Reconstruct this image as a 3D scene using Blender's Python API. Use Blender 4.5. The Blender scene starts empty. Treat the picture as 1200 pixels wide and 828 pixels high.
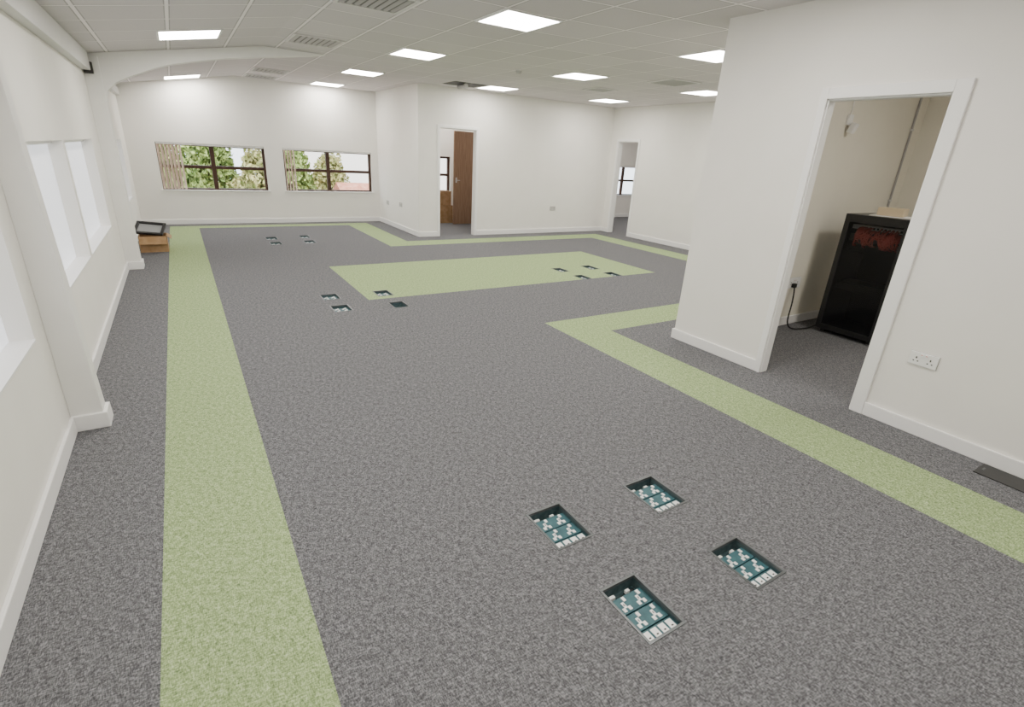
import bpy, bmesh, random
from math import *
from mathutils import Matrix, Vector, Euler
random.seed(4)
COL=bpy.context.scene.collection
# ---------------------------------------------------------------- materials
def mat(name,col,rough=.6,metal=0,em=None,es=0,alpha=1,spec=.5):
    m=bpy.data.materials.new(name);m.use_nodes=True
    b=m.node_tree.nodes['Principled BSDF']
    b.inputs['Base Color'].default_value=(*col,1);b.inputs['Roughness'].default_value=rough
    b.inputs['Metallic'].default_value=metal;b.inputs['Alpha'].default_value=alpha
    b.inputs['Specular IOR Level'].default_value=spec
    if em: b.inputs['Emission Color'].default_value=(*em,1);b.inputs['Emission Strength'].default_value=es
    return m
def N(m,t,**k):
    n=m.node_tree.nodes.new(t)
    for a,v in k.items(): setattr(n,a,v)
    return n
def noisy(name,c1,c2,scale=20,rough=.8,bump=.05,detail=4,stretch=(1,1,1),spec=.3,ramp=(.35,.65)):
    m=mat(name,c1,rough,spec=spec);nt=m.node_tree;b=nt.nodes['Principled BSDF']
    tc=N(m,'ShaderNodeTexCoord');mp=N(m,'ShaderNodeMapping');mp.inputs['Scale'].default_value=stretch
    nz=N(m,'ShaderNodeTexNoise');nz.inputs['Scale'].default_value=scale;nz.inputs['Detail'].default_value=detail
    cr=N(m,'ShaderNodeValToRGB');cr.color_ramp.elements[0].position=ramp[0];cr.color_ramp.elements[1].position=ramp[1]
    cr.color_ramp.elements[0].color=(*c1,1);cr.color_ramp.elements[1].color=(*c2,1)
    L=nt.links.new
    L(tc.outputs['Object'],mp.inputs[0]);L(mp.outputs[0],nz.inputs['Vector']);L(nz.outputs['Fac'],cr.inputs[0]);L(cr.outputs[0],b.inputs['Base Color'])
    if bump:
        bp=N(m,'ShaderNodeBump');bp.inputs['Strength'].default_value=bump;bp.inputs['Distance'].default_value=.01
        L(nz.outputs['Fac'],bp.inputs['Height']);L(bp.outputs[0],b.inputs['Normal'])
    return m
def carpet(name,dark,mid,light):
    m=mat(name,mid,.95,spec=.1);nt=m.node_tree;b=nt.nodes['Principled BSDF'];L=nt.links.new
    tc=N(m,'ShaderNodeTexCoord')
    def nz(scale,st,rot,det=2):
        mp=N(m,'ShaderNodeMapping');mp.inputs['Scale'].default_value=st;mp.inputs['Rotation'].default_value=(0,0,rot)
        L(tc.outputs['Object'],mp.inputs[0])
        n=N(m,'ShaderNodeTexNoise');n.inputs['Scale'].default_value=scale;n.inputs['Detail'].default_value=det;n.inputs['Roughness'].default_value=.6
        L(mp.outputs[0],n.inputs['Vector']);return n.outputs['Fac']
    n1=nz(220,(1,.32,1),.7);n2=nz(170,(.32,1,1),.35);n3=nz(45,(1,.6,1),.2)
    def op(o,a,bv,c=None):
        n=N(m,'ShaderNodeMath',operation=o)
        for i,v in enumerate((a,bv,c)):
            if v is None: continue
            if isinstance(v,(int,float)): n.inputs[i].default_value=v
            else: L(v,n.inputs[i])
        return n.outputs[0]
    a=op('MULTIPLY_ADD',n1,.42,op('MULTIPLY_ADD',n2,.38,op('MULTIPLY',n3,.20)))
    cr=N(m,'ShaderNodeValToRGB');e=cr.color_ramp.elements
    e[0].position=.385;e[0].color=(*dark,1);e[1].position=.615;e[1].color=(*light,1)
    x=e.new(.495);x.color=(*mid,1)
    L(a,cr.inputs[0]);L(cr.outputs[0],b.inputs['Base Color'])
    bp=N(m,'ShaderNodeBump');bp.inputs['Strength'].default_value=.2;bp.inputs['Distance'].default_value=.004
    L(n1,bp.inputs['Height']);L(bp.outputs[0],b.inputs['Normal'])
    return m
M={}
M['grey']=carpet('carpet_grey',(.060,.061,.066),(.136,.137,.146),(.29,.29,.305))
M['green']=carpet('carpet_green',(.145,.205,.10),(.30,.40,.185),(.54,.63,.38))
M['wall']=noisy('painted_wall',(.865,.845,.805),(.885,.865,.825),3,.75,.02)
M['wallc']=noisy('painted_wall_cream',(.84,.81,.71),(.86,.83,.73),3,.75,.02)
M['white']=mat('white_gloss_paint',(.90,.895,.885),.4)
M['beam']=noisy('painted_steel_white',(.83,.82,.80),(.86,.85,.83),4,.5,.01)
M['trunk']=mat('grey_trunking',(.66,.655,.64),.5)
M['dark']=mat('dark_gap',(.04,.037,.035),.7)
M['brown']=noisy('brown_upvc',(.045,.022,.016),(.06,.03,.02),30,.35,.0)
M['blind']=noisy('beige_blind_fabric',(.50,.38,.31),(.58,.46,.38),40,.8,.02)
M['roller']=mat('white_blind_daylight_glow',(.80,.81,.84),.8,em=(.88,.91,1),es=.85)  # emission stands in for daylight coming through the closed blind
M['glow']=mat('light_diffuser',(.9,.9,.88),.5,em=(1,.95,.87),es=34)
M['tframe']=mat('light_trim_white',(.85,.85,.84),.4)
M['vent']=mat('vent_grey',(.42,.41,.41),.5)
M['ventw']=mat('vent_pale',(.72,.70,.70),.5)
M['plateg']=mat('socket_plate_grey',(.50,.49,.48),.4)
M['ventgap']=mat('vent_shadow_gap',(.16,.155,.155),.7)
M['plastic']=mat('white_plastic',(.88,.88,.87),.3)
M['pin']=mat('pin_holes',(.02,.02,.02),.5)
M['red']=mat('red_marker',(.6,.03,.02),.4)
M['teal']=noisy('teal_socket_plate',(.035,.10,.12),(.05,.14,.16),30,.4,0)
M['tray']=noisy('galvanised_tray',(.05,.09,.10),(.10,.15,.16),40,.45,0)
M['rim']=mat('floor_box_rim',(.13,.14,.145),.35,.5)
M['black']=noisy('black_metal',(.010,.010,.011),(.016,.016,.017),60,.35,.0,spec=.5)
M['glass']=mat('smoked_glass',(.012,.012,.014),.05,alpha=.30)
M['redcable']=mat('red_cable',(.50,.09,.07),.5)
M['pink']=mat('pink_cable',(.72,.42,.38),.5)
M['cable']=mat('black_cable',(.012,.012,.012),.5)
M['cream']=mat('cream_plastic',(.60,.49,.33),.4)
M['paper']=mat('white_paper',(.88,.87,.84),.8)
M['cardboard']=noisy('cardboard',(.33,.20,.10),(.42,.27,.15),12,.85,.05)
M['cardin']=noisy('cardboard_dark',(.13,.075,.04),(.17,.10,.055),12,.85,.05)
M['screen']=mat('grey_screen',(.36,.37,.38),.25)
M['metal']=mat('brushed_metal',(.55,.55,.55),.3,.9)
M['wood']=noisy('door_veneer',(.235,.14,.09),(.30,.19,.125),5,.5,.01,6,(9,9,.7))
def ceilmat():
    m=mat('ceiling_tiles',(.6,.6,.58),.9,spec=.1);nt=m.node_tree;b=nt.nodes['Principled BSDF'];L=nt.links.new
    g=N(m,'ShaderNodeNewGeometry');sp=N(m,'ShaderNodeSeparateXYZ');L(g.outputs['Position'],sp.inputs[0])
    def op(o,a,bv=None,c=None):
        n=N(m,'ShaderNodeMath',operation=o)
        for i,v in enumerate((a,bv,c)):
            if v is None: continue
            if isinstance(v,(int,float)): n.inputs[i].default_value=v
            else: L(v,n.inputs[i])
        return n.outputs[0]
    X,Y=sp.outputs[0],sp.outputs[1]
    def line(t,w):
        fr=op('FRACT',t); d=op('ABSOLUTE',op('SUBTRACT',fr,.5)); return op('GREATER_THAN',d,.5-w)
    u=op('DIVIDE',op('ADD',X,-2.6+62),.62)
    sh=op('MULTIPLY',op('MAXIMUM',op('ADD',X,-2.9),0),.14)
    v=op('DIVIDE',op('ADD',op('ADD',Y,sh),-4.4+62),.62)
    ln=op('MAXIMUM',line(u,.022),line(v,.022))
    edge=op('MAXIMUM',line(u,.038),line(v,.038))
    nz=N(m,'ShaderNodeTexNoise');nz.inputs['Scale'].default_value=60;nz.inputs['Detail'].default_value=3;L(g.outputs['Position'],nz.inputs['Vector'])
    wn=N(m,'ShaderNodeTexWhiteNoise',noise_dimensions='2D')
    cb=N(m,'ShaderNodeCombineXYZ');L(op('FLOOR',u),cb.inputs[0]);L(op('FLOOR',v),cb.inputs[1]);L(cb.outputs[0],wn.inputs['Vector'])
    val=op('ADD',op('MULTIPLY',nz.outputs['Fac'],.08),op('MULTIPLY_ADD',wn.outputs['Value'],.05,.62))
    val=op('SUBTRACT',val,op('MULTIPLY',edge,.22))
    tc=N(m,'ShaderNodeCombineColor')
    L(val,tc.inputs[0]);L(op('MULTIPLY',val,.94),tc.inputs[1]);L(op('MULTIPLY',val,.965),tc.inputs[2])
    mx=N(m,'ShaderNodeMix',data_type='RGBA');L(ln,mx.inputs['Factor']);L(tc.outputs[0],mx.inputs['A']);mx.inputs['B'].default_value=(.95,.90,.915,1)
    L(mx.outputs['Result'],b.inputs['Base Color'])
    return m
M['ceil']=ceilmat()
# ---------------------------------------------------------------- builders
class B:
    def __init__(s): s.bm=bmesh.new();s.mats=[]
    def mi(s,k):
        if k not in s.mats: s.mats.append(k)
        return s.mats.index(k)
    def box(s,x0,x1,y0,y1,z0,z1,k,M4=None):
        i=s.mi(k);vs=[s.bm.verts.new((x,y,z)) for x in(x0,x1) for y in(y0,y1) for z in(z0,z1)]
        if M4: 
            for v in vs: v.co=M4@v.co
        for q in((0,1,3,2),(4,6,7,5),(0,4,5,1),(2,3,7,6),(0,2,6,4),(1,5,7,3)):
            f=s.bm.faces.new([vs[j] for j in q]);f.material_index=i
        return s
    def poly(s,pts,k):
        f=s.bm.faces.new([s.bm.verts.new(p) for p in pts]);f.material_index=s.mi(k);return s
    def prism(s,prof,axis,a,b,k):
        def P(u,v,w): return {'x':(w,u,v),'y':(u,w,v),'z':(u,v,w)}[axis]
        i=s.mi(k);A=[s.bm.verts.new(P(u,v,a)) for u,v in prof];C=[s.bm.verts.new(P(u,v,b)) for u,v in prof]
        n=len(prof)
        for f in (s.bm.faces.new(A),s.bm.faces.new(C[::-1])): f.material_index=i
        for j in range(n):
            f=s.bm.faces.new([A[j],C[j],C[(j+1)%n],A[(j+1)%n]]);f.material_index=i
        return s
    def cyl(s,c,r,h,axis,k,n=20,r2=None):
        r2=r if r2 is None else r2;i=s.mi(k)
        def P(u,v,w): return {'x':(c[0]+w,c[1]+u,c[2]+v),'y':(c[0]+u,c[1]+w,c[2]+v),'z':(c[0]+u,c[1]+v,c[2]+w)}[axis]
        A=[s.bm.verts.new(P(r*cos(2*pi*j/n),r*sin(2*pi*j/n),0)) for j in range(n)]
        C=[s.bm.verts.new(P(r2*cos(2*pi*j/n),r2*sin(2*pi*j/n),h)) for j in range(n)]
        for f in (s.bm.faces.new(A),s.bm.faces.new(C[::-1])): f.material_index=i
        for j in range(n): f=s.bm.faces.new([A[j],C[j],C[(j+1)%n],A[(j+1)%n]]);f.material_index=i
        return s
    def done(s,name,bevel=0,origin=None,parent=None,base=None,**props):
        bmesh.ops.recalc_face_normals(s.bm,faces=s.bm.faces)
        if origin is None:
            xs=[v.co for v in s.bm.verts]
            origin=Vector(((min(v.x for v in xs)+max(v.x for v in xs))/2,(min(v.y for v in xs)+max(v.y for v in xs))/2,min(v.z for v in xs)))
        origin=Vector(origin)
        if parent is not None: origin=Vector(base if base is not None else parent.location)
        for v in s.bm.verts: v.co-=origin
        me=bpy.data.meshes.new(name);s.bm.to_mesh(me);s.bm.free()
        for k in s.mats: me.materials.append(M[k])
        o=bpy.data.objects.new(name,me);COL.objects.link(o)
        if parent is not None: o.parent=parent
        else: o.location=origin
        if bevel:
            md=o.modifiers.new('bevel','BEVEL');md.width=bevel;md.segments=2;md.limit_method='ANGLE'
        for a,b in props.items(): o[a]=b
        return o
def empty(name,loc,**props):
    o=bpy.data.objects.new(name,None);o.location=loc;o.empty_display_size=.1;COL.objects.link(o)
    for a,b in props.items(): o[a]=b
    return o
S=dict(kind='structure')
def tube(name,pts,r,k,parent=None,**props):
    cv=bpy.data.curves.new(name,'CURVE');cv.dimensions='3D';sp=cv.splines.new('NURBS');sp.points.add(len(pts)-1)
    off=Vector(parent.location) if parent else Vector((0,0,0))
    for i,p in enumerate(pts): sp.points[i].co=(*(Vector(p)-off),1)
    sp.use_endpoint_u=True;sp.order_u=4;cv.bevel_depth=r;cv.bevel_resolution=3;cv.materials.append(M[k])
    o=bpy.data.objects.new('tmp_curve',cv);COL.objects.link(o)
    bpy.context.view_layer.update()
    me=bpy.data.meshes.new_from_object(o.evaluated_get(bpy.context.evaluated_depsgraph_get()))
    bpy.data.objects.remove(o)
    q=bpy.data.objects.new(name,me);COL.objects.link(q)
    if parent: q.parent=parent
    for a,b in props.items(): q[a]=b
    return q
def wall(name,run,c0,c1,a,b,z0,z1,ops=(),k='wall'):
    s=B()
    us=sorted({a,b,*[o[0] for o in ops],*[o[1] for o in ops]});zs=sorted({z0,z1,*[o[2] for o in ops],*[o[3] for o in ops]})
    for i in range(len(us)-1):
        for j in range(len(zs)-1):
            um=(us[i]+us[i+1])/2;zm=(zs[j]+zs[j+1])/2
            if any(o[0]<um<o[1] and o[2]<zm<o[3] for o in ops): continue
            if run=='x': s.box(us[i],us[i+1],c0,c1,zs[j],zs[j+1],k)
            else: s.box(c0,c1,us[i],us[i+1],zs[j],zs[j+1],k)
    return s.done(name,**S)
# ---------------------------------------------------------------- dimensions
XW=-.76;YB=12.6;Y3=10.07;XJ=4.06;X5=9.02;XR=4.14;YC=3.32;ZC=2.85;YS=-4.0
TH=.08
def cz(x): return min(ZC,2.51+(x+.76)*(.34/1.96))
g=.006
BOX=[(1.24-g,1.43+g,1.42-g,1.68+g),(1.855-g,2.055+g,1.38-g,1.63+g),(1.86-g,2.05+g,.82-g,1.06+g),(1.25-g,1.43+g,.86-g,1.13+g),
 (1.22,1.41,5.95,6.2),(1.22,1.41,5.44,5.69),(1.85,2.03,5.9,6.15),(1.86,2.03,5.36,5.60),
 (1.2,1.39,10.33,10.63),(1.2,1.38,9.77,10.05),(1.81,1.98,10.38,10.7),(1.78,1.96,9.8,10.1),
 (4.93,5.09,6.32,6.58),(4.95,5.11,5.78,6.04),(5.55,5.72,6.31,6.6),(5.57,5.74,5.79,6.05)]
def green(x,y):
    if -.30<x<.19 and y<12.3: return True
    if 1.69<x<6.47 and 5.79<y<7.74: return True
    if 3.15<x<3.67 and y<3.76: return True
    if 3.15<x<8.45 and 3.76<y<4.25: return True
    if 3.13<x<3.62 and 9.15<y<12.3: return True
    if 3.13<x<8.45 and 9.15<y<9.62: return True
    if 7.93<x<8.45 and 4.25<y<9.15: return True
    if .19<x<3.13 and 12.0<y<12.3: return True
    return False
xs=sorted({XW-.3,13.2,-.30,.19,1.69,6.47,3.15,3.67,8.45,3.13,3.62,7.93,*[b[0] for b in BOX],*[b[1] for b in BOX]})
ys=sorted({YS-.2,12.9,12.3,5.79,7.74,3.76,4.25,9.15,9.62,12.0,*[b[2] for b in BOX],*[b[3] for b in BOX]})
s=B();V={}
def gv(x,y):
    if (x,y) not in V: V[(x,y)]=s.bm.verts.new((x,y,0))
    return V[(x,y)]
s.mi('grey');s.mi('green')
for i in range(len(xs)-1):
    for j in range(len(ys)-1):
        xm=(xs[i]+xs[i+1])/2;ym=(ys[j]+ys[j+1])/2
        if any(b[0]<xm<b[1] and b[2]<ym<b[3] for b in BOX): continue
        f=s.bm.faces.new([gv(xs[i],ys[j]),gv(xs[i+1],ys[j]),gv(xs[i+1],ys[j+1]),gv(xs[i],ys[j+1])])
        f.material_index=1 if green(xm,ym) else 0
fl=s.done('floor',origin=(0,0,0),**S)
# ceiling
s=B();s.poly([(XW-.3,YS-.2,cz(XW)-.052),(1.2,YS-.2,ZC),(1.2,12.9,ZC),(XW-.3,12.9,cz(XW)-.052)],'ceil')
s.poly([(1.2,YS-.2,ZC),(13.2,YS-.2,ZC),(13.2,12.9,ZC),(1.2,12.9,ZC)],'ceil')
s.done('ceiling',origin=(0,0,ZC),**S)
# walls
LW=[(1.6,3.38,.65,1.6),(3.80,5.70,.65,1.6),(5.80,7.62,.65,1.6),(9.62,11.6,.62,1.58)]
wall('wall_west','y',XW-.25,XW,YS,YB,0,2.60,LW)
BW=[(-.30,1.62,.66,1.56),(1.98,3.90,.66,1.56),(4.75,5.95,.66,1.56),(11.3,12.75,.66,1.56)]
wall('wall_north','x',YB,YB+.25,XW-.25,13.2,0,ZC,BW)
wall('wall_passage','y',XJ,XJ+.12,Y3,YB,0,ZC)
D1=(4.51,5.34,0,2.12)
wall('wall_partition','x',Y3,Y3+.12,XJ+.12,X5+.12,0,ZC,[D1])
D3=(9.13,9.80,0,2.12)
wall('wall_east','y',X5,X5+.12,YS,Y3,0,ZC,[D3])
D2=(1.55,2.325,0,2.19)
wall('wall_storeroom_front','y',XR,XR+TH,YS,YC,0,ZC,[D2])
wall('wall_storeroom_side','x',YC-.2,YC,XR+TH,7.8,0,ZC,k='wall')
wall('wall_storeroom_back','y',7.7,7.8,.3,YC-.2,0,ZC,k='wallc')
wall('wall_storeroom_unseen','x',.2,.3,XR+TH,7.8,0,ZC,k='wallc')  # unseen wall, added to keep light out of the store room
wall('wall_south','x',YS-.15,YS,XW-.25,13.2,0,ZC)
wall('wall_office_divider','y',6.40,6.50,Y3+.12,YB,0,ZC)
wall('wall_far_east','y',13.1,13.2,6,YB,0,ZC)
wall('wall_office_south','x',6,6.1,X5+.12,13.1,0,ZC)
B().box(XR+TH,7.7,YC-.205,YC-.2,.0,ZC,'wallc').done('wall_storeroom_lining',**S)
# baseboards
bh=.10;bt=.02
def bb(name,x0,x1,y0,y1): B().box(x0,x1,y0,y1,0,bh,'white').done(name,bevel=.005,**S)
bb('baseboard_west',XW,XW+bt,YS,3.58);bb('baseboard_west.001',XW,XW+bt,3.74,8.28);bb('baseboard_west.002',XW,XW+bt,8.52,YB-bt)
bb('baseboard_north',XW,XJ,YB-bt,YB)
bb('baseboard_passage',XJ-bt,XJ,Y3-bt,YB-bt)
bb('baseboard_partition',XJ,D1[0]-.05,Y3-bt,Y3);bb('baseboard_partition.001',D1[1]+.05,X5,Y3-bt,Y3)
bb('baseboard_east',X5-bt,X5,D3[1]+.05,Y3-bt);bb('baseboard_east.001',X5-bt,X5,YS,D3[0]-.05)
bb('baseboard_storeroom_front',XR-bt,XR,D2[1]+.045,YC);bb('baseboard_storeroom_front.001',XR-bt,XR,YS,D2[0]-.085)
bb('baseboard_storeroom_side',XR-bt,7.8,YC,YC+bt)
bb('baseboard_storeroom_inside',XR+TH,7.7,YC-.225,YC-.205)
bb('baseboard_far',X5+.12,13.1,YB-bt,YB)
def architrave(name,run,c,op,w=.06,t=.018,th=.12,wa=None,wh=None):
    a,b,_,h=op;s=B();wa=wa or w;wh=wh or w
    def bx(u0,u1,v0,v1,z0,z1):
        if run=='x': s.box(u0,u1,v0,v1,z0,z1,'white')
        else: s.box(v0,v1,u0,u1,z0,z1,'white')
    for (q0,q1) in ((c-t,c),(c+th,c+th+t)):
        bx(a-wa,a+.004,q0,q1,0,h+wh);bx(b-.004,b+w,q0,q1,0,h+wh);bx(a+.004,b-.004,q0,q1,h-.004,h+wh)
    bx(a,a+.015,c,c+th,0,h);bx(b-.012,b,c,c+th,0,h);bx(a+.015,b-.012,c,c+th,h-.015,h)
    s.done(name,bevel=.004,**S)
architrave('trim_1','y',XR,D2,.05,t=.022,th=TH,wa=.085,wh=.07)
architrave('trim_2','x',Y3,D1,.05)
architrave('trim_3','y',X5,D3,.05)
# columns and rafter of the portal frame
s=B();s.prism([(XW,0),(-.60,0),(-.645,1.7),(-.665,2.52),(XW,2.50)],'y',3.60,3.72,'beam')
s.prism([(XW,0),(-.58,0),(-.583,bh),(XW,bh)],'y',3.58,3.74,'white');s.done('trim_4',bevel=.004,**S)
s=B();s.box(XW,-.60,8.30,8.50,0,2.50,'beam');s.box(XW,-.58,8.28,8.52,0,bh,'white');s.done('trim_5',bevel=.004,**S)
prof=[(XW,2.0),(-.60,2.02),(-.57,2.14),(-.48,2.23),(-.36,2.30),(-.21,2.37),(-.05,2.44),(.12,2.50),(.4,2.57),(.72,2.64),(1.2,2.72),(1.6,2.78),(2.0,2.846),(1.2,2.846),(XW,2.506)]
s=B();s.prism(prof,'y',8.32,8.48,'beam');s.done('trim_7',**S)
# high-level casing along the window wall
s=B();s.box(XW,-.68,YS,3.56,2.33,2.52,'trunk');s.box(XW,-.68,3.76,8.20,2.33,2.52,'trunk');s.box(XW+.01,-.66,8.20,8.27,2.30,2.42,'dark')
s.done('trim_8',bevel=.004,**S)
B().box(XW,-.70,8.6,YB,2.32,2.44,'trunk').done('trim_9',**S)
# west windows : reveal, pale closed blind, flush sill board
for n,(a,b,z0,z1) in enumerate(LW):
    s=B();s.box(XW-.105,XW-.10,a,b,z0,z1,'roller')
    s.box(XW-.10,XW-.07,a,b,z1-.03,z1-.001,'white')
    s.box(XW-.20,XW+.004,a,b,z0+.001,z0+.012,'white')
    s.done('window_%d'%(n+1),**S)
# north windows : brown frames with vertical blinds
for n,(a,b,z0,z1) in enumerate(BW):
    y0,y1=YB+.06,YB+.12;s=B();w=.05;mx=(a+b)/2-.02;mz=1.12
    s.box(a,b,y0,y1,z0,z0+w,'brown');s.box(a,b,y0,y1,z1-w,z1,'brown');s.box(a,a+w,y0,y1,z0+w,z1-w,'brown');s.box(b-w,b,y0,y1,z0+w,z1-w,'brown')
    s.box(mx-.04,mx+.04,y0,y1,z0+w,z1-w,'brown');s.box(a+w,mx-.04,y0,y1,mz-.03,mz+.03,'brown');s.box(mx+.04,b-w,y0,y1,mz-.03,mz+.03,'brown')
    s.done('window_%d'%(5+n),bevel=.004,**S)
    B().box(a-.03,b+.03,YB-.03,YB+.06,z0+.001,z0+.02,'white').done('trim_%d'%(10+n),bevel=.004,**S)
    if n<2 or n==3:
        wdt=.42 if n==0 else .24
        e=empty('vertical_blind',(a+wdt/2,YB+.03,z0+.03),label='beige fabric vertical blind drawn aside at brown window',category='blind',group='vertical blinds at the far windows')
        B().box(a+.01,b-.01,YB+.015,YB+.05,z1-.035,z1-.002,'white').done('headrail',parent=e)
        for i in range(int(wdt/.06)):
            x=a+.035+i*.06;M4=Matrix.Translation((x,YB+.028,0))@Matrix.Rotation(radians(52+random.uniform(-8,8)),4,'Z')
            B().box(-.034,.034,-.001,.001,z0+.03,z1-.035,'blind',M4).done('slat',parent=e)
# wooden door leaf in the back office, boxes next to it
s=B();M4=Matrix.Translation((6.38,11.78,0))@Matrix.Rotation(radians(4),4,'Z')
s.box(-.76,0,-.022,.022,.01,2.14,'wood',M4);d=s.done('door_1',bevel=.003,**S)
s=B();s.box(-.72,-.68,-.028,-.022,.99,1.11,'metal',M4);s.box(-.71,-.61,-.05,-.038,1.04,1.052,'metal',M4);s.box(-.705,-.69,-.04,-.028,1.04,1.052,'metal',M4);s.done('door_handle',parent=d)
def carton(x0,x1,y0,y1,z0,z1,k='cardboard'):
    s=B();t=.006
    s.box(x0,x1,y0,y1,z0,z0+t,k);s.box(x0,x0+t,y0,y1,z0+t,z1,k);s.box(x1-t,x1,y0,y1,z0+t,z1,k)
    s.box(x0+t,x1-t,y0,y0+t,z0+t,z1,k);s.box(x0+t,x1-t,y1-t,y1,z0+t,z1,k)
    return s
for (q) in ((5.25,5.74,12.0,12.45,.001,.42),(5.3,5.70,12.02,12.42,.426,.76)):
    s=carton(*q);s.box(q[0]-.002,q[1]+.002,q[2]-.002,q[3]+.002,q[5],q[5]+.004,'cardboard')
    s.box((q[0]+q[1])/2-.025,(q[0]+q[1])/2+.025,q[2]-.004,q[3]+.004,q[5]+.003,q[5]+.005,'cardin')
    s.done('cardboard_box',label='closed brown cardboard box stacked in the back office',category='box',group='cartons in the back office')
# ---------------------------------------------------------------- ceiling fittings
def light(x,y):
    sh=-.14 if x>2.9 else 0
    w=.60
    e=empty('ceiling_light',(x+w/2,y+w/2,cz(x+w/2)),label='glowing square white panel light set in the tiled ceiling',category='light',group='ceiling panel lights')
    def pt(u,v,dz): return (x+u,y+v+sh*u,cz(x+u)-dz)
    s=B()
    f=.022
    for (u0,u1,v0,v1) in ((0,w,0,f),(0,w,w-f,w),(0,f,f,w-f),(w-f,w,f,w-f)):
        vs=[s.bm.verts.new(pt(u,v,dz)) for u in(u0,u1) for v in(v0,v1) for dz in(.012,.001)]
        for q in((0,1,3,2),(4,6,7,5),(0,4,5,1),(2,3,7,6),(0,2,6,4),(1,5,7,3)):
            fc=s.bm.faces.new([vs[j] for j in q]);fc.material_index=s.mi('tframe')
    s.done('frame',parent=e)
    s=B();s.poly([pt(f,f,.007),pt(w-f,f,.007),pt(w-f,w-f,.007),pt(f,w-f,.007)],'glow')
    s.done('diffuser',parent=e)
rows=[-.56,1.92,4.40,6.88,9.36,11.84]
for r_ in rows:
    if r_!=9.36: light(.02,r_)
    light(2.6,r_)
for x in (5.08,7.56):
    off=.14*(x-2.9)
    for r_ in rows[2:]:
        light(x,r_-off+.04)
light(10.5,8.0);light(10.5,10.6);light(5.1,.7)  # last panel is out of view, added to brighten the store room
def vent(x,y,w=.58,k='vent',label='square louvred grey air vent in the tiled ceiling'):
    sh=-.14 if x>2.9 else 0
    z=ZC-.002
    M4=Matrix.Translation((x+w/2,y+w/2,z))@Matrix.Rotation(atan(sh)*.7,4,'Z')
    h=w/2
    e=empty('air_vent',(x+w/2,y+w/2,z),label=label,category='vent',group='ceiling air vents')
    s=B()
    for (a,b,c,d) in ((-h,h,-h,-h+.03),(-h,h,h-.03,h),(-h,-h+.03,-h+.03,h-.03),(h-.03,h,-h+.03,h-.03)): s.box(a,b,c,d,-.012,0,'ventw',M4)
    s.done('frame',parent=e)
    s=B();s.box(-h+.03,h-.03,-h+.03,h-.03,-.003,0,'ventgap',M4)
    n=8
    for i in range(n):
        v=-h+.06+i*(w-.12)/(n-1)
        Q=M4@Matrix.Translation((v,0,-.008))@Matrix.Rotation(radians(20),4,'Y')
        s.box(-.017,.017,-h+.03,h-.03,-.001,.001,k,Q)
    s.done('louvres',parent=e)
vent(1.36,7.08);vent(1.36,4.72);vent(1.36,11.84);vent(1.36,10.7);vent(6.34,5.86);vent(6.34,7.55,.45)
s=B();s.box(4.40,5.06,9.16,9.72,ZC-.004,ZC-.001,'dark')  # flat dark panel painted as the shade inside an open ceiling tile
s.done('trim_20',**S)
s=B();s.cyl((4.66,9.25,ZC-.045),.035,.30,'y','vent',16);s.cyl((4.66,9.24,ZC-.045),.04,.02,'y','ventw',16)
s.done('flexible_duct',label='loose grey duct end hanging at an open ceiling tile',category='duct')
e=empty('smoke_detector',(4.46,7.15,ZC),label='small round smoke detector on the ceiling',category='detector')
B().cyl((4.46,7.15,ZC-.015),.055,.014,'z','ventw').done('base',parent=e);B().cyl((4.46,7.15,ZC-.05),.03,.035,'z','vent',r2=.045).done('sensor_cap',parent=e)
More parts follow.
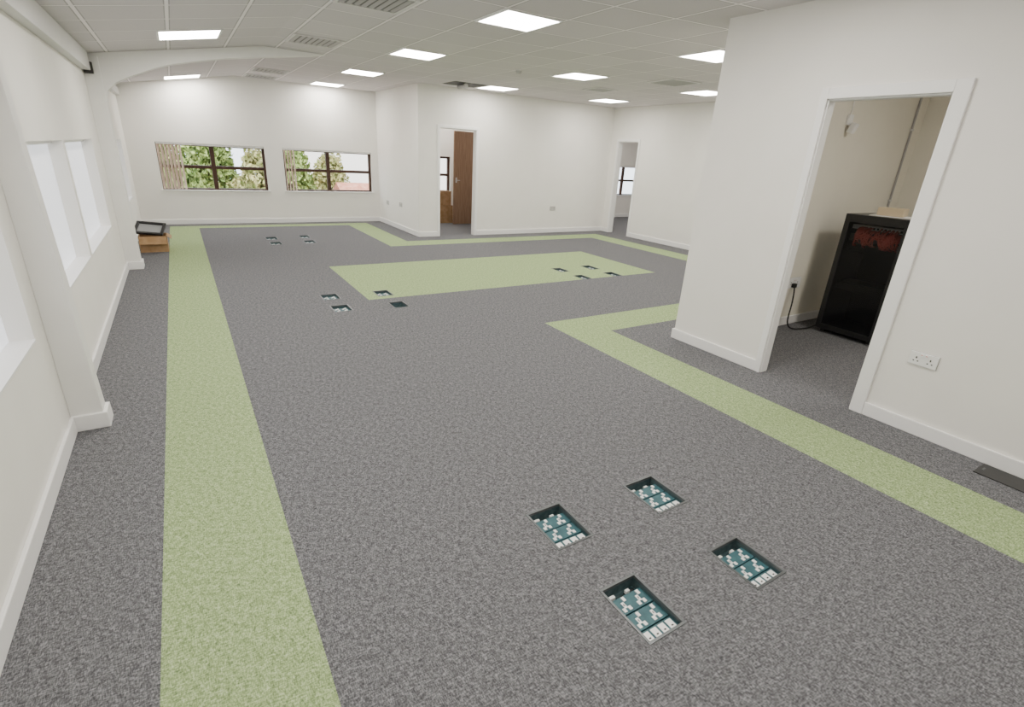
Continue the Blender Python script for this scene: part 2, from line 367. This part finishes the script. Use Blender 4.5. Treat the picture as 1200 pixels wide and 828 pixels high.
# ---------------------------------------------------------------- floor boxes
def floorbox(b,empty_=False,label=None):
    x0,x1,y0,y1=b;w=x1-x0;d=y1-y0;cx=(x0+x1)/2
    e=empty('floor_box',(cx,(y0+y1)/2,-.065),label=label or 'open recessed floor box with white sockets and data ports',category='floor box',group='recessed floor socket boxes')
    s=B();t=.006
    for q in ((x0-.006,x1+.006,y0-.006,y0+t),(x0-.006,x1+.006,y1-t,y1+.006),(x0-.006,x0+t,y0+t,y1-t),(x1-t,x1+.006,y0+t,y1-t)): s.box(*q,-.012,.003,'rim')
    s.done('rim',bevel=.0015,parent=e)
    s=B()
    s.box(x0,x1,y0,y1,-.065,-.062,'tray')
    for q in ((x0,x1,y0,y0+.003),(x0,x1,y1-.003,y1),(x0,x0+.003,y0,y1),(x1-.003,x1,y0,y1)): s.box(*q,-.062,-.012,'tray')
    s.done('tray',parent=e)
    if empty_: return
    u0=x0+.008;u1=x1-.008;zz=-.024
    iw=u1-u0
    v0=y0+.010;v1=v0+.19*d
    B().box(u0,u1,v0,v1,zz-.01,zz,'teal').done('data_plate',bevel=.002,parent=e)
    for i in range(4):
        c=u0+iw*(.03+.94*(i+.5)/4)
        s=B();s.box(c-iw*.085,c+iw*.085,v0+.008,v1-.008,zz,zz+.003,'plastic');s.box(c-.005,c+.005,v0+.014,v0+.020,zz+.003,zz+.0035,'pin')
        s.done('data_port',parent=e)
    for j in range(2):
        a=v1+.006+j*.30*d;b_=a+.28*d;dd=b_-a
        B().box(u0,u1,a,b_,zz-.01,zz,'teal').done('socket_plate',bevel=.002,parent=e)
        for i in range(2):
            c=u0+iw*(.26+.46*i)
            s=B()
            s.box(c-.022,c-.007,a+.10*dd,a+.34*dd,zz,zz+.003,'plastic');s.box(c+.007,c+.022,a+.10*dd,a+.34*dd,zz,zz+.003,'plastic')
            s.box(c-.007,c+.007,a+.30*dd,a+.66*dd,zz,zz+.003,'plastic')
            s.box(c-.002,c+.002,a+.42*dd,a+.55*dd,zz+.003,zz+.0035,'pin')
            s.done('socket',parent=e)
            s=B();s.box(c+.012,c+.026,a+.66*dd,a+.92*dd,zz,zz+.004,'plastic');s.done('switch',parent=e)
    yy=y1-.032
    s=B()
    for i in range(3):
        s.cyl((u0+.01+i*iw*.28,yy-.01+.006*i,-.05),.006,iw*.30,'x','cable',8)
    s.box(u0+iw*.12,u0+iw*.28,yy-.004,yy+.010,-.045,-.030,'plastic')
    s.box(u0+iw*.62,u0+iw*.74,yy-.006,yy+.006,-.045,-.030,'plastic')
    s.done('cable',parent=e)
for i,b in enumerate(BOX):
    floorbox(b,empty_=(i==7),label='empty black open floor box recess' if i==7 else None)
e=empty('floor_plate',(4.02,.59,0.001),label='plain dark floor cover plate beside the skirting board',category='floor plate')
s=B();s.box(3.93,4.115,.40,.72,.001,.006,'black');s.done('plate',bevel=.002,parent=e)
s=B()
for i in range(2): s.box(4.0,4.045,.42+i*.27,.43+i*.27,.006,.008,'rim')
s.done('lift_slot',parent=e)
# ---------------------------------------------------------------- wall sockets
def wsocket(face,c,z,w=.15,h=.088,sg=-1,label='white double wall socket with switches',pk='plastic'):
    ax,P=face
    e=empty('wall_socket',(P,c,z) if ax=='x' else (c,P,z),label=label,category='socket',group='double wall sockets')
    def bx(s,a0,a1,z0,z1,d0,d1,k):
        lo,hi=sorted((P+sg*d0,P+sg*d1))
        if ax=='x': s.box(lo,hi,c+a0,c+a1,z+z0,z+z1,k)
        else: s.box(c+a0,c+a1,lo,hi,z+z0,z+z1,k)
    s=B();bx(s,-w/2-.003,w/2+.003,-h/2-.003,h/2+.003,0,.004,'plateg');bx(s,-w/2,w/2,-h/2,h/2,.004,.012,pk);s.done('plate',bevel=.002,parent=e)
    for q in (-1,1):
        s=B();m=q*w/4
        bx(s,m-.004,m+.004,.000,.014,.012,.0125,'pin');bx(s,m-.017,m-.008,-.020,-.013,.012,.0125,'pin');bx(s,m+.008,m+.017,-.020,-.013,.012,.0125,'pin')
        s.done('pin_holes',parent=e)
        s=B();m2=q*.014;bx(s,m2-.009,m2+.009,.014,.036,.012,.0165,pk);bx(s,m2-.005,m2+.005,.029,.033,.0165,.017,'red');s.done('switch',bevel=.001,parent=e)
wsocket(('x',XR),1.22,.53,.165,.09)
gl='grey metal-fronted double wall socket'
wsocket(('y',Y3),7.42,.56,pk='plateg',label=gl);wsocket(('x',XJ),11.97,.50,pk='plateg',label=gl);wsocket(('x',XJ),11.12,.54,pk='plateg',label=gl)
YL=YC-.205
wsocket(('y',YL),5.78,.50,.24,.12,label='white surface-mounted socket box with a black plug')
s=B();s.box(5.72,5.77,YL-.055,YL-.018,.455,.50,'cable');pl=s.done('black_plug',bevel=.004,label='black plug in wall socket with trailing black cable',category='plug')
tube('cable',[(5.745,YL-.045,.455),(5.745,YL-.06,.36),(5.70,YL-.09,.25),(5.62,YL-.12,.12),(5.60,YL-.16,.03),(5.70,YL-.20,.012),(5.85,YL-.22,.012),(5.92,YL-.25,.02),(6.0,YL-.262,.05)],.008,'cable',parent=pl)
e=empty('security_sensor',(6.02,YL,2.2),label='small white motion sensor on bracket with cable',category='sensor')
B().box(5.98,6.06,YL-.03,YL,2.16,2.26,'plastic').done('base',bevel=.006,parent=e)
M4=Matrix.Translation((6.02,YL-.07,2.14))@Matrix.Rotation(radians(20),4,'X')
B().box(-.035,.035,-.03,.03,-.06,.04,'plastic',M4).done('sensor_head',bevel=.01,parent=e)
tube('cable',[(6.02,YL-.01,2.26),(6.03,YL-.012,2.4),(6.00,YL-.01,2.6),(6.02,YL-.01,2.84)],.005,'plastic',parent=e)
e=empty('conduit',(7.45,YL,.1),label='slim grey vertical cable conduit on store room wall',category='conduit')
B().cyl((7.45,YL-.014,.1),.012,ZC-.1,'z','vent',12).done('pipe',parent=e)
s=B()
for z in (.6,1.4,2.2): s.box(7.43,7.47,YL-.03,YL,z,z+.02,'trunk')
s.done('clip',parent=e)
# server cabinet
x0,x1,y0,y1,h=5.93,6.53,2.22,2.83,1.30
e=empty('server_cabinet',((x0+x1)/2,(y0+y1)/2,0),label='black floor-standing server cabinet with smoked glass door and red cables inside',category='server cabinet')
s=B();t=.02
s.box(x0+.03,x1,y0,y0+t,.04,h,'black');s.box(x0+.03,x1,y1-t,y1,.04,h,'black');s.box(x0+.03,x1,y0+t,y1-t,h-.03,h,'black');s.box(x0+.03,x1,y0+t,y1-t,.04,.07,'black');s.box(x1-t,x1,y0+t,y1-t,.07,h-.03,'black')
s.done('body',bevel=.004,parent=e)
s=B()
for (a,b) in ((x0+.06,y0+.04),(x0+.06,y1-.08),(x1-.1,y0+.04),(x1-.1,y1-.08)): s.box(a,a+.04,b,b+.04,0.0,.04,'black')
s.done('foot',parent=e)
s=B();f=.05
s.box(x0,x0+.025,y0,y0+f,.045,h,'black');s.box(x0,x0+.025,y1-f,y1,.045,h,'black');s.box(x0,x0+.025,y0+f,y1-f,h-.08,h,'black');s.box(x0,x0+.025,y0+f,y1-f,.045,.10,'black')
dr=s.done('door',bevel=.003,parent=e)
B().box(x0+.01,x0+.014,y0+f,y1-f,.10,h-.08,'glass').done('glass_panel',parent=dr,base=e.location,label='smoked dark glass panel')
B().box(x0-.02,x0,y0+.012,y0+.034,.62,.74,'black').done('handle',parent=dr,base=e.location)
for (z,k) in ((1.15,'trunk'),(1.02,'black'),(.92,'black'),(.5,'black')):
    s=B();hh=.045 if k=='trunk' else .08
    s.box(x0+.12,x0+.42,y0+.04,y1-.04,z,z+hh,k)
    for i in range(12): s.box(x0+.117,x0+.12,y0+.06+i*.036,y0+.08+i*.036,z+.01,z+.03,'pin')
    s.done('patch_panel',parent=e)
cab=[]
for i in range(100):
    ya=random.uniform(y0+.08,y1-.12);yb_=ya+random.uniform(-.12,.12);yb_=min(max(yb_,y0+.08),y1-.12);za=random.uniform(1.07,1.18);zb=random.uniform(.97,1.10)
    cab.append(((x0+.115,ya,za),(x0+.045,ya,za-.01),(x0+.03,(ya+yb_)/2,(za+zb)/2-.02),(x0+.045,yb_,zb),(x0+.115,yb_,zb)))
cv=bpy.data.curves.new('red_patch_cables','CURVE');cv.dimensions='3D';cv.bevel_depth=.006;cv.bevel_resolution=1
for j,c in enumerate(cab):
    sp=cv.splines.new('NURBS');sp.points.add(len(c)-1)
    for i,p in enumerate(c): sp.points[i].co=(*(Vector(p)-e.location),1)
    sp.use_endpoint_u=True;sp.order_u=4;sp.material_index=1 if j%3==0 else 0
cv.materials.append(M['redcable']);cv.materials.append(M['pink'])
o=bpy.data.objects.new('t',cv);COL.objects.link(o);bpy.context.view_layer.update()
me=bpy.data.meshes.new_from_object(o.evaluated_get(bpy.context.evaluated_depsgraph_get()));bpy.data.objects.remove(o)
o=bpy.data.objects.new('patch_cables',me);COL.objects.link(o);o.parent=e;o['kind']='stuff';o['label']='tangle of red and pink network cables'
e=empty('network_router',(6.16,2.52,h+.001),label='tan plastic box on white paper on top of the server cabinet',category='router')
M4=Matrix.Translation((6.16,2.52,h+.002))@Matrix.Rotation(radians(12),4,'Z')
B().box(-.11,.11,-.13,.10,.008,.085,'cream',M4).done('housing',bevel=.008,parent=e)
B().box(-.15,.14,-.20,.15,0,.008,'paper',M4).done('base',parent=e)
# carton by the window wall with a black framed panel on top
s=carton(-.66,-.30,9.50,9.85,.001,.24)
cb=s.done('cardboard_box',label='open brown cardboard box on carpet beside the window wall',category='box')
s=B();s.box(-.655,-.305,-.003,.003,-.13,0,'cardboard',Matrix.Translation((0,9.497,.238))@Matrix.Rotation(radians(-35),4,'X'));s.done('flap',parent=cb)
s=B();s.box(0,.07,9.505,9.845,-.003,.003,'cardboard',Matrix.Translation((-.297,0,.238))@Matrix.Rotation(radians(35),4,'Y'));s.done('flap',parent=cb)
e=empty('monitor',(-.5,9.68,.245),label='black framed flat panel lying tilted on a cardboard box',category='monitor')
M4=Matrix.Translation((-.50,9.68,.325))@Matrix.Rotation(radians(-14),4,'Z')@Matrix.Rotation(radians(26),4,'X')@Matrix.Rotation(radians(6),4,'Y')
s=B()
for q in ((-.19,.19,-.15,-.115),(-.19,.19,.115,.15),(-.19,-.155,-.115,.115),(.155,.19,-.115,.115)): s.box(*q,0,.03,'black',M4)
s.box(-.18,.18,-.14,.14,-.01,0,'black',M4);s.done('frame',parent=e)
B().box(-.155,.155,-.115,.115,.001,.006,'screen',M4).done('screen',parent=e)
# ---------------------------------------------------------------- outside
M['leafA']=noisy('foliage_bright',(.07,.13,.025),(.34,.42,.14),5,.8,0,6)
M['leafB']=noisy('foliage_mixed',(.14,.18,.05),(.50,.46,.22),5,.8,0,6)
M['bark']=noisy('bark',(.12,.08,.05),(.2,.14,.09),10,.9,.1)
M['gravel']=noisy('yard_paving',(.40,.27,.22),(.55,.42,.36),2,.95,.05)
M['brick']=noisy('red_brick_wall',(.34,.12,.08),(.50,.22,.15),8,.9,.05)
M['roof']=noisy('red_roof',(.38,.15,.10),(.52,.26,.19),6,.8,.05)
M['pale']=mat('pale_render',(.8,.8,.78),.8)
GZ=-3.6
B().box(-30,45,13.0,80,GZ-.1,GZ,'gravel').done('ground',**S)
def crown_mesh(r,k):
    vs=[];fs=[]
    for i in range(4200):
        d=Vector((random.gauss(0,1),random.gauss(0,1),random.gauss(0,1))).normalized()
        lump=1+.16*sin(5*d.x+3*d.z)+.12*sin(7*d.y-4*d.z)
        p=Vector((d.x*r*.82,d.y*r*.82,d.z*r*1.45))*lump*random.uniform(.62,1.0)*.86
        R3=Euler((random.uniform(0,6.3),random.uniform(0,6.3),random.uniform(0,6.3))).to_matrix();l=random.uniform(.07,.13)
        n=len(vs)
        for c in ((-l,0,0),(0,-l*.55,0),(l,0,0),(0,l*.55,0)): vs.append(tuple(p+R3@Vector(c)))
        fs.append((n,n+1,n+2,n+3))
    me=bpy.data.meshes.new('crown');me.from_pydata(vs,[],fs);me.materials.append(M[k]);return me
CM={k:crown_mesh(1.22,k) for k in('leafA','leafB')}
def tree(x,y,h,r,k,lab):
    e=empty('tree',(x,y,GZ),label=lab,category='tree')
    B().cyl((x,y,GZ),.14,h-r,'z','bark',10,.08).done('trunk',parent=e)
    o=bpy.data.objects.new('crown',CM[k]);COL.objects.link(o);o.parent=e;o.location=(0,0,h-1.5*r);o.rotation_euler=(0,0,random.uniform(0,6))
for i,(x,y,h,k) in enumerate(((-2.9,19.2,5.2,'leafA'),(-.3,19.0,5.5,'leafA'),(2.3,19.3,5.3,'leafB'),(-1.6,22.0,6.1,'leafB'),(1.0,22.2,6.0,'leafA'),(3.7,22.4,5.8,'leafA'),(9.0,26.5,5.8,'leafA'),(6.2,27.0,5.2,'leafB'),(15,24.5,5.4,'leafA'),(18,21,5.2,'leafB'),(12.4,18.5,5.0,'leafA'))):
    tree(x,y,h,1.22,k,'leafy green tree outside the window' if k=='leafA' else 'tree with yellowing leaves outside the window')
B().box(-8,3.6,16.6,16.8,GZ,-.85,'brick').done('boundary_wall',label='red brick boundary wall outside the building',category='wall')
s=B();s.box(4.4,22,31,38,GZ,2.6,'pale');s.prism([(30.8,2.6),(38.2,2.6),(34.5,4.6)],'x',4.2,22.2,'roof');s.done('building',label='pale rendered building with red roof outside',category='building')
s=B();s.box(5.2,7.2,19.5,22.5,GZ,-.5,'brick');s.prism([(19.3,-.5),(22.7,-.5),(21,.35)],'x',5.1,7.3,'roof');s.done('outbuilding',label='low red brick outbuilding with tiled roof',category='building')
s=B();s.box(3.9,4.9,16.8,18.0,GZ,-.45,'brick');s.prism([(16.7,-.45),(18.1,-.45),(17.4,.1)],'x',3.8,5.0,'roof');s.done('garden_shed',label='small red brick shed with tiled roof outside',category='building')
# ---------------------------------------------------------------- light
w=bpy.data.worlds.new('World');bpy.context.scene.world=w;w.use_nodes=True
bg=w.node_tree.nodes['Background'];bg.inputs[0].default_value=(.85,.93,1,1);bg.inputs[1].default_value=3.8
sun=bpy.data.lights.new('sun','SUN');sun.energy=8;sun.angle=.02;sun.color=(1,.95,.86)
so=bpy.data.objects.new('sun',sun);COL.objects.link(so);so.rotation_euler=(radians(40),0,radians(-20))
# ---------------------------------------------------------------- camera
Y_,P_,R_=radians(32.896),radians(21.302),radians(3.289)
f=Vector((sin(Y_)*cos(P_),cos(Y_)*cos(P_),-sin(P_)));rt=Vector((cos(Y_),-sin(Y_),0));up=rt.cross(f)
Rv=rt*cos(R_)+up*sin(R_);Uv=up*cos(R_)-rt*sin(R_)
cam=bpy.data.cameras.new('camera');cam.sensor_fit='HORIZONTAL';cam.sensor_width=36;cam.lens=36*594.4/1200;cam.clip_start=.05
co=bpy.data.objects.new('camera',cam);COL.objects.link(co)
m=Matrix((Rv,Uv,-f)).transposed().to_4x4();m.translation=(0,0,1.68);co.matrix_world=m
bpy.context.scene.camera=co
